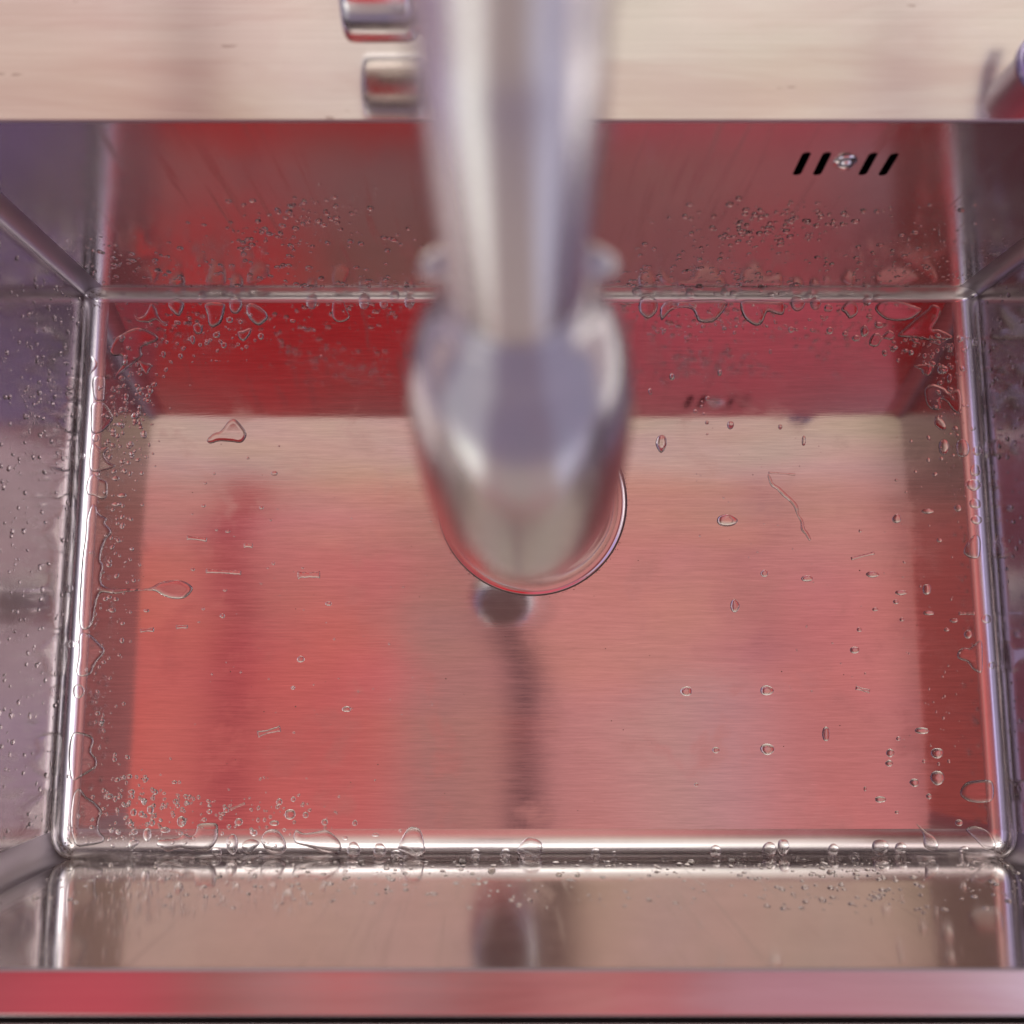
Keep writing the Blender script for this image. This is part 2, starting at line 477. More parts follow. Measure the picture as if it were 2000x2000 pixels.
# floor with the drain opening
last = (len(prof) - 1) * ring_n
outer = [(verts[last + i].x, verts[last + i].y) for i in range(ring_n)]
out4 = [(XL + RF, YF + RF * KF), (XR - RF, YF + RF * KF), (XR - RF, YB - RF * KB), (XL + RF, YB - RF * KB)]
ND = 96
circ = [(DRX + DRR * math.cos(2 * math.pi * k / ND), DRY + DRR * math.sin(2 * math.pi * k / ND)) for k in range(ND)]
v, f = cdt(out4, [circ])
b0 = len(verts)
for p in v: verts.append(Vector((p.x, p.y, 0))); norms.append(Vector((0, 0, 1)))
for t in f: faces.append(tuple(b0 + i for i in t)); midx.append(2)
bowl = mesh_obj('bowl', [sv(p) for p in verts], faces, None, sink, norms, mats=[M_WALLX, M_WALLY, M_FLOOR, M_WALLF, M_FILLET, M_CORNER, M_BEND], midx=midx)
tag(bowl, 'deep rectangular steel bowl with tight rounded corners')

BVH = BVHTree.FromPolygons(verts, faces)

# deck (rim plate)
r0 = []
for cx, cy, a0 in corners:
    for k in range(NA + 1):
        a = math.radians(a0 + 90 * k / NA)
        r0.append((cx + (RC + RT) * math.cos(a), cy + (RC + RT) * math.sin(a)))
dq = [(DX0, DY0), (DX1, DY0), (DX1, DY1), (DX0, DY1)]
er = .0012
dqi = [(DX0 + er, DY0 + er), (DX1 - er, DY0 + er), (DX1 - er, DY1 - er), (DX0 + er, DY1 - er)]
v, f = cdt(dqi, [r0])
vs = [Vector((p.x, p.y, ZR)) for p in v]; fs = list(f); ns = [Vector((0, 0, 1))] * len(vs)
dirs = [(-1, -1), (1, -1), (1, 1), (-1, 1)]
side_n = [(0, -1), (1, 0), (0, 1), (-1, 0)]
for s_ in range(4):
    nx, ny = side_n[s_]; s2 = (s_ + 1) % 4
    rows = []
    for k in range(6):
        t = math.radians(90 * k / 5)
        off = er * math.sin(t); z = ZR - er + er * math.cos(t)
        row = []
        for q in (s_, s2):
            x, y = dqi[q]; ex, ey = dirs[q]
            row.append(len(vs)); vs.append(Vector((x + ex * off, y + ey * off, z))); ns.append(Vector((nx * math.sin(t), ny * math.sin(t), math.cos(t))))
        rows.append(row)
    row = []
    for q in (s_, s2):
        row.append(len(vs)); x, y = dq[q]; vs.append(Vector((x, y, ZR - .012))); ns.append(Vector((nx, ny, 0)))
    rows.append(row)
    for k in range(6):
        fs.append((rows[k][0], rows[k + 1][0], rows[k + 1][1], rows[k][1]))
deck = mesh_obj('deck', [sv(p) for p in vs], fs, M_DECK, sink, ns)
tag(deck, 'flat brushed steel rim and tap deck round the bowl')

# overflow slot liners and screw
for lp in slots:
    mx = sum(a for a, b in lp) / len(lp); mz = sum(b for a, b in lp) / len(lp)
    big = []
    for x, z in lp:
        l = math.hypot(x - mx, z - mz); big.append((x + (x - mx) / l * .0022, z + (z - mz) / l * .0022))
    n = len(lp); vs = []
    for y in (YB + .0004, YB + .014):
        for x, z in big: vs.append(sv((x, y, z)))
    fs = [(i, (i + 1) % n, n + (i + 1) % n, n + i) for i in range(n)] + [tuple(range(n, 2 * n))]
    mesh_obj('overflow_slot', vs, fs, M_BLACK, sink, smooth=False)
sx, sz = wall_pt(1650, 316)
def lathe(name, prof_, mat, parent, mtx, n=48, cap=True):
    vs, fs = [], []
    for r, z in prof_:
        for k in range(n):
            a = 2 * math.pi * k / n
            vs.append(mtx @ Vector((r * math.cos(a), r * math.sin(a), z)))
    for j in range(len(prof_) - 1):
        for k in range(n):
            k2 = (k + 1) % n
            fs.append((j * n + k, j * n + k2, (j + 1) * n + k2, (j + 1) * n + k))
    if cap: fs.append(tuple(range((len(prof_) - 1) * n, len(prof_) * n)))
    return mesh_obj(name, vs, fs, mat, parent)
mt = Matrix.Translation(sv((sx, YB, sz))) @ Matrix.Rotation(math.radians(90), 4, 'X')
sc = lathe('overflow_screw', [(.0058, 0), (.0056, .0006), (.0048, .0011), (.0040, .0013), (.0036, .0022), (.0028, .0032), (.0016, .0037), (.0004, .0038)], M_SCREW, sink, mt, 32)

# drain
drain = empty('drain', sv((DRX, DRY, 0))); drain.parent = sink
I4 = Matrix.Identity(4)
R = DRR
lathe('drain_flange', [(R, -.0001), (R - .0005, -.0008), (R - .0012, -.0009), (R - .0020, -.0004), (R - .0040, -.0003),
                        (R - .008, -.0006), (R - .0125, -.0012), (R - .0134, -.0016)], M_FLANGE, drain, I4, 96, cap=False)
lathe('drain_seam', [(R + .0001, -.0003), (R - .0004, -.0007), (R - .0010, -.0008)], M_GROOVE, drain, Matrix.Translation((0, 0, .00025)), 96, cap=False)
lathe('drain_step', [(R - .0134, -.0016), (R - .0140, -.0030), (R - .0152, -.0034), (R - .0160, -.0026), (R - .0172, -.0024), (R - .0182, -.0036), (R - .0195, -.0085), (R - .031, -.0090)], M_CHROME, drain, I4, 96, cap=False)
bk = lathe('strainer_basket', [(R - .031, -.0090), (R - .034, -.0100), (.012, -.0120), (.008, -.0118), (.006, -.008), (.0055, .000), (.0075, .001), (.007, .0045), (.004, .0055), (.0005, .0056)], M_CHROME, drain, I4, 64)
hv, hf = [], []
for ring_r, cnt in ((.012, 8), (.0175, 12), (.0225, 16)):
    for k in range(cnt):
        a = 2 * math.pi * (k + .5) / cnt; b0 = len(hv)
        for q in range(12):
            b_ = 2 * math.pi * q / 12
            r_ = math.hypot(ring_r * math.cos(a) + .0014 * math.cos(b_), ring_r * math.sin(a) + .0014 * math.sin(b_))
            zb = -.0120 + (min(max(r_ - .012, 0) / (R - .046), 1)) * .0020 + .0003
            hv.append((ring_r * math.cos(a) + .0014 * math.cos(b_), ring_r * math.sin(a) + .0014 * math.sin(b_), zb))
        hf.append(tuple(range(b0, b0 + 12)))
mesh_obj('strainer_holes', hv, hf, M_BLACK, bk, smooth=False)

# ------------------------------------------------------------------ faucet
def sweep(name, path, radii, mat, parent, n=40, cap=True, org=Vector((0, 0, 0))):
    """tube along a list of points"""
    vs, fs = [], []
    N = len(path); up = Vector((1, 0, 0))
    for i, p in enumerate(path):
        t = (path[min(i + 1, N - 1)] - path[max(i - 1, 0)]).normalized()
        a = up.cross(t).normalized(); b = t.cross(a).normalized()
        for k in range(n):
            an = 2 * math.pi * k / n
            vs.append(p + (a * math.cos(an) + b * math.sin(an)) * radii[i] - org)
    for j in range(N - 1):
        for k in range(n):
            k2 = (k + 1) % n
            fs.append((j * n + k, j * n + k2, (j + 1) * n + k2, (j + 1) * n + k))
    if cap: fs += [tuple(range(n)), tuple(range((N - 1) * n, N * n))]
    return mesh_obj(name, vs, fs, mat, parent)

FX, FY = .000 * S, .4385 * S
faucet = empty('faucet', (FX, FY, ZR))
tag(faucet, 'tall satin steel pull-down kitchen faucet arching over the sink, out of focus in the foreground', 'faucet')
FO = Vector(faucet.location)
lathe('body', [(.030, .0002), (.030, .003), (.0285, .0045), (.0245, .006), (.0235, .012), (.0235, .075), (.022, .080), (.016, .083), (.0128, .085)],
      M_CHROME, faucet, I4, 48)
hz = .054 * S
def tube_x(name, segs, mat, parent):
    mt = Matrix.Translation((0, 0, hz)) @ Matrix.Rotation(math.radians(-90), 4, 'Y')
    return lathe(name, segs, mat, parent, mt, 40)
st_ = tube_x('handle_stem', [(.0155, .020), (.0155, .0285), (.013, .030), (.0125, .034)], M_CHROME, faucet)
h0, h1 = .053 * S, .1018 * S
tube_x('handle', [(.004, h0 - .0008), (.0128, h0 - .0005), (.0150, h0 + .001), (.0160, h0 + .004), (.0160, h1 - .004), (.0155, h1 - .0015), (.0140, h1 - .0002), (.012, h1), (.0005, h1)], M_CHROME, faucet)
path = []
rr_ = .1485
for k in range(12): path.append(Vector((0, .4385, .42 + (.815 - .42) * k / 12)))
for k in range(25):
    a = math.pi * k / 24
    path.append(Vector((.003 * k / 24, .29 + rr_ * math.cos(a), .815 + rr_ * math.sin(a))))
jx = Vector((.0080, .110, .700)); tip = Vector((.0160, .066, .515))
pe = path[-1]
for k in range(1, 9):
    t = k / 8
    p = pe.lerp(jx, t); c = 0
    path.append(Vector((p.x, p.y + c, p.z)))
path = [p * S for p in path]
sweep('neck', path, [.0225 * S] * len(path), M_CHROME, faucet, 48, org=FO)
# spray head, a body of revolution about jx -> tip
ax = (tip - jx); L = ax.length; ax.normalize()
def head_pt(t, r): return (t * L, r)
hp = [(-.07, .0222), (-.065, .0231), (-.02, .0240), (.01, .0262), (.04, .0300), (.08, .0340), (.14, .0382), (.22, .0415), (.32, .0436), (.46, .0450), (.60, .0454), (.72, .0450),
      (.82, .0438), (.90, .0415), (.95, .0390), (.98, .0365), (1.0, .0330)]
zax = ax; xax = Vector((1, 0, 0)); yax = zax.cross(xax).normalized(); xax = yax.cross(zax)
mh = Matrix.Translation(jx * S - FO) @ Matrix((xax, yax, zax)).transposed().to_4x4()
sh = lathe('spray_head', [(r * S, t * L * S) for t, r in hp], M_CHROME, faucet, mh, 56, cap=False)
lathe('nozzle', [(.0330 * S, L * S), (.0290 * S, L * S + .0004), (.0235 * S, L * S - .0012), (.004, L * S - .0016), (.0004, L * S - .0016)], M_RUBBER, sh, mh, 40)
# docking shoulder behind the joint
vs, fs = [], []
NU, NV = 24, 14
c0 = Vector((.0095, .1345, .672)) * S
for j in range(NV + 1):
    th = math.pi * j / NV
    for k in range(NU):
        ph = 2 * math.pi * k / NU
        q = Vector((.0365 * math.sin(th) * math.cos(ph), .0120 * math.sin(th) * math.sin(ph), .026 * math.cos(th))) * S
        q = Matrix.Rotation(math.radians(20), 3, 'X') @ q
        vs.append(c0 + q - FO)
for j in range(NV):
    for k in range(NU):
        k2 = (k + 1) % NU
        fs.append((j * NU + k, j * NU + k2, (j + 1) * NU + k2, (j + 1) * NU + k))
mesh_obj('spray_paddle', vs, fs, M_CHROME, faucet)

# ------------------------------------------------------------------ soap dispenser at the right edge
sdx, sdy = .4165 * S, .425 * S
soap = empty('soap_dispenser', (sdx, sdy, ZR))
tag(soap, 'round polished metal dispenser base standing on the deck at the right edge', 'soap dispenser')
lathe('base', [(.0185, .0002), (.0185, .0016), (.0175, .0026), (.0166, .0030), (.0163, .004), (.0163, .030), (.0158, .032), (.012, .034), (.007, .035)], M_SOAP, soap, I4, 48)
lathe('pump_stem', [(.007, .035), (.007, .060), (.0095, .061), (.0095, .072), (.008, .074), (.0005, .0745)], M_SOAP, soap, I4, 32)
sweep('pump_spout', [Vector((0, 0, .067)), Vector((.004, .020, .069)), Vector((.007, .040, .067)), Vector((.008, .048, .061))], [.0045, .0042, .0038, .0035], M_SOAP, soap, 20)

# ------------------------------------------------------------------ water
def spline(pts, per=5):
    n = len(pts); out = []
    for i in range(n):
        p0, p1, p2, p3 = pts[i - 1], pts[i], pts[(i + 1) % n], pts[(i + 2) % n]
        for k in range(per):
            t = k / per
            out.append(tuple(.5 * ((2 * p1[c]) + (-p0[c] + p2[c]) * t + (2 * p0[c] - 5 * p1[c] + 4 * p2[c] - p3[c]) * t * t
                                   + (-p0[c] + 3 * p1[c] - 3 * p2[c] + p3[c]) * t ** 3) for c in (0, 1)))
    return out

def wobble(pts, amp, seed):
    r = random.Random(seed); n = len(pts)
    ph = [r.uniform(0, 6.28) for _ in range(6)]
    out = []
    for i, (x, y) in enumerate(pts):
        a = 2 * math.pi * i / n
        out.append((x + amp * (math.sin(7 * a + ph[0]) + .6 * math.sin(17 * a + ph[1]) + .5 * math.sin(31 * a + ph[4])),
                    y + amp * (math.sin(6 * a + ph[2]) + .6 * math.sin(19 * a + ph[3]) + .5 * math.sin(29 * a + ph[5]))))
    return out

def seg_d(p, poly):
    best = 1e9; n = len(poly); px, py = p
    for i in range(n):
        ax, ay = poly[i - 1]; bx, by = poly[i]
        dx, dy = bx - ax, by - ay; l2 = dx * dx + dy * dy
        t = 0 if l2 == 0 else max(0, min(1, ((px - ax) * dx + (py - ay) * dy) / l2))
        d = (px - ax - t * dx) ** 2 + (py - ay - t * dy) ** 2
        if d < best: best = d
    return math.sqrt(best)

def inpoly(p, poly):
    r = False; n = len(poly); j = n - 1
    for i in range(n):
        a, c = poly[i], poly[j]
        if (a[1] > p[1]) != (c[1] > p[1]) and p[0] < (c[0] - a[0]) * (p[1] - a[1]) / (c[1] - a[1]) + a[0]: r = not r
        j = i
    return r

PX = 1.0 / FPX * S * 1.0         # metres per photograph pixel on the floor
def puddle(name, pts, label, cat='water drop', group=None, hmax=.0016, w=6.5, sharp=5):
    """a pool of water whose outline lies on the steel, conforming to floor, fillet and wall"""
    poly = spline(pts, sharp)
    xs = [p[0] for p in poly]; ys = [p[1] for p in poly]
    size = max(max(xs) - min(xs), max(ys) - min(ys))
    ww = min(w, size * .32)
    step = max(1.3, min(4.5, size / 26))
    extra = []
    y = min(ys)
    r_ = 0
    while y < max(ys):
        x = min(xs) + (step / 2 if r_ % 2 else 0)
        while x < max(xs):
            if inpoly((x, y), poly):
                d = seg_d((x, y), poly)
                if d > step * .45: extra.append((x, y))
            x += step
        y += step * .87; r_ += 1
    # a tight inner ring for the steep edge
    n = len(poly)
    cen = []
    for i in range(n):
        ax, ay = poly[i - 1]; bx, by = poly[(i + 1) % n]
        tx, ty = bx - ax, by - ay; l = math.hypot(tx, ty) or 1
        for sgn in (1, -1):
            q = (poly[i][0] - sgn * ty / l * step * .3, poly[i][1] + sgn * tx / l * step * .3)
            if inpoly(q, poly) and seg_d(q, poly) > step * .2: extra.append(q)
    v, f = cdt(poly, (), extra)
    vs = []; c = None
    P = []
    for p in v:
        q, nn = surf(p.x, p.y)
        d = seg_d((p.x, p.y), poly)
        t = min(d / ww, 1.0)
        h = hmax * min(1, ww / w * 1.25) * math.sqrt(max(0, 1 - (1 - t) ** 2)) if d > 1e-3 else -.00012
        P.append(q + nn * h)
    cx = sum((p for p in P), Vector()) / len(P)
    q, nn = surf((min(xs) + max(xs)) / 2, (min(ys) + max(ys)) / 2)
    o = mesh_obj(name, [p - q for p in P], f, M_WATER)
    o.location = q
    # make the faces look outwards
    me = o.data
    s_ = sum((pl.normal.dot(nn) for pl in me.polygons))
    if s_ < 0: me.flip_normals()
    tag(o, label, cat, group)
    return o

def zz_(ox, oy, s, pts): return [(ox + x / s, oy + y / s) for x, y in pts]
def ell(cx, cy, rx, ry, seed, rot=0, k=10, am=.12):
    r = random.Random(seed); out = []
    for i in range(k):
        a = 2 * math.pi * i / k; f = 1 + r.uniform(-am, am)
        x, y = rx * math.cos(a) * f, ry * math.sin(a) * f
        c, s = math.cos(rot), math.sin(rot)
        out.append((cx + x * c - y * s, cy + x * s + y * c))
    return out
def dash(x0, y0, x1, y1, th, seed):
    r = random.Random(seed); L = math.hypot(x1 - x0, y1 - y0); dx, dy = (x1 - x0) / L, (y1 - y0) / L
    nx, ny = -dy, dx; n = max(3, int(L / 9)); up, dn = [], []
    for i in range(n + 1):
        t = i / n; e = th / 2 * (.72 + .28 * abs(2 * t - 1)) * r.uniform(.85, 1.1)
        up.append((x0 + dx * L * t + nx * e, y0 + dy * L * t + ny * e)); dn.append((x0 + dx * L * t - nx * e, y0 + dy * L * t - ny * e))
    return up + dn[::-1]
def poly_tube(pl, th, seed):
    r = random.Random(seed); up, dn = [], []
    for i, (x, y) in enumerate(pl):
        a = pl[max(i - 1, 0)]; b = pl[min(i + 1, len(pl) - 1)]
        dx, dy = b[0] - a[0], b[1] - a[1]; l = math.hypot(dx, dy); e = th / 2 * r.uniform(.7, 1.25) * (.6 if i in (0, len(pl) - 1) else 1)
        up.append((x - dy / l * e, y + dx / l * e)); dn.append((x + dy / l * e, y - dx / l * e))
    return up + dn[::-1]

Z1 = (150, 540, 3.864); Z5 = (0, 700, 2.76); Z3 = (0, 1400, 1.932); ZB = (120, 1540, 3.864); ZC = (600, 1540, 3.22)
Z4 = (1000, 1400, 1.932); Z6 = (1300, 700, 2.76); ZR_ = (1200, 540, 2.576)

BIG = [   # zoom, outline, label, height mm
 (Z1, [(690,215),(720,175),(760,165),(808,195),(805,245),(770,300),(720,265)], 'pear-shaped water drop at the back left, nearest the left corner', 1.5),
 (Z1, [(985,200),(1040,190),(1110,205),(1120,245),(1095,340),(1060,372),(1020,385),(992,355),(985,290),(965,230)], 'long tongue-shaped water drop between two round ones at the back left edge', 1.5),
 (Z1, [(1150,200),(1165,155),(1200,148),(1240,170),(1250,225),(1215,278),(1165,270)], 'round water drop right of the tongue-shaped one at the back left edge', 1.6),
 (Z1, [(1280,225),(1320,200),(1375,225),(1430,270),(1440,320),(1375,370),(1320,340),(1285,285)], 'largest slanted oval water drop on the red back left of the floor', 1.7),
 (Z1, [(880,370),(915,350),(950,385),(945,425),(910,437),(885,410)], 'medium oval water drop under the tongue-shaped one at the back left', 1.2),
 (Z1, [(1215,420),(1260,405),(1310,390),(1312,430),(1265,487),(1225,470)], 'wedge-shaped water drop under the slanted oval one at the back left', 1.2),
 (Z1, [(1735,170),(1760,138),(1800,135),(1812,180),(1795,240),(1750,240),(1732,205)], 'oval water drop on the back edge of the floor with a dark speck in it', 1.5),
 (Z1, [(425,255),(445,298),(480,308),(520,280),(560,205),(600,240),(615,290),(640,330),(690,365),(655,372),(600,328),(540,350),(450,330)], 'winding strip of water in the back left corner of the sink floor', .9),
 (Z1, [(250,560),(290,470),(330,440),(420,395),(500,390),(600,440),(605,485),(500,530),(490,570),(495,600),(400,680),(290,750),(345,660),(340,600),(280,600)], 'big ragged puddle filling the back left corner of the sink floor', .8),
 (Z1, [(470,640),(520,650),(575,672),(560,690),(530,740),(500,710)], 'small ragged splash just right of the puddle in the back left corner', .8),
 (Z1, [(95,600),(150,640),(152,680),(120,720),(88,735)], 'short water bead on the shiny left edge at the back', 1.0),
 (Z1, [(120,770),(170,750),(215,770),(215,880),(205,940),(140,930),(118,860)], 'upright rectangular pool of water against the back end of the left edge', 1.0),
 (Z5, [(495,245),(560,240),(600,290),(610,330),(570,380),(530,405),(492,395),(488,320)], 'half-moon pool of water against the left edge, second from the back', 1.0),
 (Z5, [(500,460),(540,480),(585,478),(565,520),(590,560),(625,580),(560,605),(490,605),(483,520)], 'pointed star-like pool of water against the left edge', 1.0),
 (Z5, [(480,640),(510,625),(545,650),(580,670),(580,740),(550,760),(510,742),(470,730),(465,680)], 'square-cornered pool of water at the left edge under the star-like one', 1.0),
 (Z5, [(505,785),(540,840),(580,865),(570,890),(605,935),(570,985),(545,1080),(560,1120),(548,1200),(590,1238),(700,1240),(800,1238),(870,1205),(960,1195),(1010,1210),(1040,1243),(1000,1290),(940,1297),(880,1280),(820,1252),(700,1258),(620,1270),(545,1265),(520,1330),(510,1400),(480,1455),(440,1455),(425,1380),(440,1100),(460,960),(470,850)], 'long narrow puddle along the left edge with a tail ending in a teardrop', 1.1),
 (Z5, [(430,1490),(480,1485),(530,1530),(567,1577),(520,1640),(490,1700),(440,1715),(410,1690),(425,1600)], 'leaf-shaped pool of water against the left edge below the long puddle', 1.0),
 (Z3, [(275,62),(340,70),(355,95),(345,130),(365,160),(362,190),(310,225),(270,235),(258,150)], 'bulging pool of water against the left edge near the front left corner', .9),
 (Z3, [(300,270),(325,300),(355,320),(385,355),(375,390),(375,430),(395,455),(385,475),(330,487),(285,482),(265,400),(275,300)], 'scalloped puddle in the front left corner of the sink floor', .8),
 (Z5, [(1115,440),(1150,405),(1190,390),(1230,340),(1270,330),(1320,385),(1328,420),(1300,455),(1240,450),(1180,448),(1135,460)], 'fish-shaped water drop left of the faucet where the red turns pale', 1.1),
 (ZB, [(720,410),(745,385),(880,370),(920,340),(990,360),(1020,310),(1030,270),(1100,258),(1165,262),(1183,295),(1175,390),(1105,470),(960,465),(900,450),(800,475),(755,450),(725,435)], 'stepped boot-shaped puddle on the front edge near the left corner', 1.4),
 (ZB, [(1360,430),(1390,395),(1440,380),(1495,410),(1460,455),(1415,495),(1375,465)], 'heart-like water drop on the front edge between a narrow drop and a big round one', 1.3),
 (ZB, [(1510,370),(1545,320),(1600,305),(1650,330),(1690,400),(1698,450),(1665,490),(1610,492),(1550,470),(1515,420)], 'big round water drop on the front edge right of the heart-like one', 1.8),
 ((0,0,1), [(573,1631),(579,1621),(594,1627),(618,1624),(637,1621),(653,1631),(665,1647),(667,1661),(659,1669),(647,1667),(628,1663),(600,1654),(588,1651),(576,1645)], 'bone-shaped puddle lying along the front edge', 1.5),
 (ZC, [(570,375),(600,300),(640,245),(690,245),(720,275),(738,360),(740,400),(690,432),(640,415),(590,385)], 'large dome-shaped water drop rising highest on the front edge left of the faucet', 1.9),
 (ZC, [(1318,400),(1340,350),(1380,312),(1430,312),(1475,345),(1475,400),(1450,438),(1400,430),(1350,420)], 'large water drop on the front edge in the dark vertical streak below the drain', 1.8),
 (ZB, [(500,430),(520,390),(560,385),(590,405),(560,440),(520,470)], 'small lopsided drop on the front edge left of the boot-shaped puddle', 1.2),
 (Z4, [(1525,403),(1560,430),(1595,455),(1608,490),(1590,507),(1555,490),(1548,440)], 'teardrop with a thin tail running down onto the front edge near the right corner', 1.3),
 (Z4, [(1712,425),(1750,412),(1800,435),(1825,480),(1815,503),(1780,495),(1740,455)], 'ragged pool of water in the front right corner', 1.0),
 (Z4, [(1690,290),(1710,250),(1760,238),(1812,245),(1815,310),(1770,325),(1720,318)], 'large flat oval pool against the right edge near the front', 1.2),
 (Z6, [(1605,1040),(1620,1000),(1660,955),(1690,960),(1700,1000),(1690,1070),(1650,1078),(1615,1060)], 'bell-shaped drop leaning on the middle of the right edge', 1.2),
 (Z6, [(1572,1590),(1600,1560),(1640,1560),(1700,1520),(1710,1600),(1705,1690),(1660,1680),(1630,1640),(1580,1620)], 'triangular pool with a pointed corner against the right edge', 1.0),
 (ZR_, [(122,150),(135,105),(175,95),(215,125),(212,180),(170,212),(130,185)], 'big rounded water drop at the back edge just right of the faucet', 1.8),
 (ZR_, [(230,160),(255,130),(290,120),(310,148),(335,125),(480,115),(560,120),(565,150),(530,200),(490,232),(425,228),(405,190),(385,165),(330,158),(285,175),(240,220),(230,200)], 'long molar-shaped puddle along the back edge right of the faucet', 1.5),
 (ZR_, [(632,140),(660,118),(780,122),(850,130),(850,190),(810,190),(770,180),(740,240),(700,245),(650,205)], 'axe-shaped puddle along the back edge, middle of the right half', 1.5),
 (ZR_, [(1140,165),(1165,130),(1195,120),(1222,150),(1220,190),(1185,212),(1160,185)], 'diamond-shaped water drop at the back edge towards the right corner', 1.4),
 (ZR_, [(1310,160),(1345,125),(1420,120),(1520,150),(1545,170),(1500,210),(1440,225),(1380,220),(1340,200)], 'dark puddle along the back edge beside the right corner', .9),
 (ZR_, [(1425,300),(1470,250),(1530,200),(1575,165),(1600,140),(1640,160),(1625,220),(1600,262),(1640,268),(1700,300),(1680,318),(1600,325),(1520,312)], 'wide ragged puddle in the back right corner of the sink floor', .8),
 (ZR_, [(1280,330),(1300,290),(1330,285),(1345,300),(1380,270),(1410,290),(1395,320),(1350,315),(1325,350),(1290,350)], 'curled splash left of the ragged puddle in the back right corner', 1.0),
 (ZR_, [(1505,450),(1550,440),(1590,440),(1598,470),(1580,500),(1550,490),(1540,470)], 'hooked splash on the dark right strip of the floor, below the corner puddle', .9),
 (ZR_, [(1560,570),(1600,540),(1660,560),(1680,580),(1730,565),(1750,620),(1740,680),(1710,680),(1670,630),(1640,620),(1645,668),(1600,670),(1570,640)], 'spiky splash pool on the right strip of the floor towards the back', .9),
 (ZR_, [(1620,700),(1655,725),(1670,760),(1650,775),(1610,745)], 'small curved splash under the spiky pool on the right strip', .9),
 ((0,0,1), [(650,590),(668,585),(678,605),(683,621),(665,630),(650,621)], 'faint squarish drop on the red back floor left of the faucet', .8),
]
NICK = ['pear-shaped drop', 'tongue-shaped drop', 'round drop by the tongue', 'largest slanted oval drop', 'oval drop under the tongue', 'wedge-shaped drop',
 'oval back-edge drop with a speck', 'winding strip of water', 'big back left corner puddle', 'splash beside the left corner puddle', 'bead at the back of the left edge', 'upright rectangular pool', 'half-moon pool',
 'star-like pool', 'square-cornered pool', 'teardrop-tailed left puddle', 'leaf-shaped left pool', 'bulging left pool', 'scalloped front left puddle', 'fish-shaped drop', 'boot-shaped puddle', 'heart-like drop',
 'big round front-edge drop', 'bone-shaped puddle', 'dome-shaped front-edge drop', 'drop in the dark streak', 'lopsided front-edge drop', 'thin-tailed teardrop', 'front right corner pool', 'large flat oval pool',
 'bell-shaped drop', 'triangular right pool', 'big rounded drop', 'molar-shaped puddle', 'axe-shaped puddle', 'diamond-shaped drop', 'dark puddle', 'wide back right puddle',
 'curled splash', 'hooked splash', 'spiky splash pool', 'small curved splash', 'faint squarish drop']
LAND = []
for i, (z, pts, lab, h) in enumerate(BIG):
    q_ = zz_(*z, pts); LAND.append((sum(a for a, b in q_) / len(q_), sum(b for a, b in q_) / len(q_), NICK[i]))
for i, (z, pts, lab, h) in enumerate(BIG):
    q = zz_(*z, pts)
    size = max(max(a for a, b in q) - min(a for a, b in q), max(b for a, b in q) - min(b for a, b in q))
    o_ = puddle('puddle' if ('pud' in lab or 'pool' in lab) else 'water_drop', q, lab,
           'puddle' if ('pud' in lab or 'pool' in lab) else 'water drop', hmax=h * 1.3 / 1000, w=6.5 if h < 1.15 else 11)

DASH = [
 (Z5, (1008,966,1115,978,22), 'thin dash of water left of centre above the longest dash'),
 (Z5, (1110,1146,1300,1156,24), 'longest straight dash of water on the left half of the floor'),
 (Z5, (1605,1168,1725,1166,38), 'thick short dash of water left of the drain'),
 (Z5, (1315,1008,1362,1010,26), 'tiny thick dash on the dark stripe left of centre'),
 (Z5, (757,1468,830,1462,22), 'wedge dash at the edge of the dark left strip of the floor'),
 (Z5, (950,1448,1012,1446,20), 'small dash of water below the big teardrop'),
 (Z3, (972,66,1058,44,22), 'slanting dash of water towards the front of the floor'),
 (Z6, (555,616,697,626,13), 'hair-thin level streak joining the top of the crooked streak on the right'),
 (Z6, (1000,1080,1125,1048,18), 'rising dash of water on the right half of the floor'),
 (Z6, (1580,1375,1665,1374,18), 'dash of water touching the right edge'),
 (Z6, (1025,1775,1100,1795,22), 'falling dash of water near the front right of the floor'),
 (ZB, (1275,160,1385,112,20), 'slim slanting streak of water above the bone-shaped puddle'),
]
DNICK = ['thin upper dash', 'longest straight dash', 'thick short dash', 'tiny dash', 'wedge dash', 'small dash below the teardrop', 'slanting front dash', 'hair-thin level streak', 'rising dash',
 'dash touching the right edge', 'falling dash', 'slim slanting streak']
for i, (z, (x0, y0, x1, y1, th), lab) in enumerate(DASH):
    LAND.append((z[0] + (x0 + x1) / 2 / z[2], z[1] + (y0 + y1) / 2 / z[2], DNICK[i]))
for i, (z, (x0, y0, x1, y1, th), lab) in enumerate(DASH):
    k = z[2]
    puddle('water_streak', zz_(*z, dash(x0, y0, x1, y1, th, i)), lab, 'water streak', 'straight dashes of water on the sink floor', hmax=.0008, w=4, sharp=3)
puddle('water_streak', zz_(*Z6, poly_tube([(555,630),(575,680),(605,700),(640,735),(675,765),(703,800),(712,840),(735,880),(740,920),(760,945),(778,978)], 20, 5)),
       'long crooked streak of water slanting down the right half of the floor', 'water streak', hmax=.0008, w=4, sharp=4)

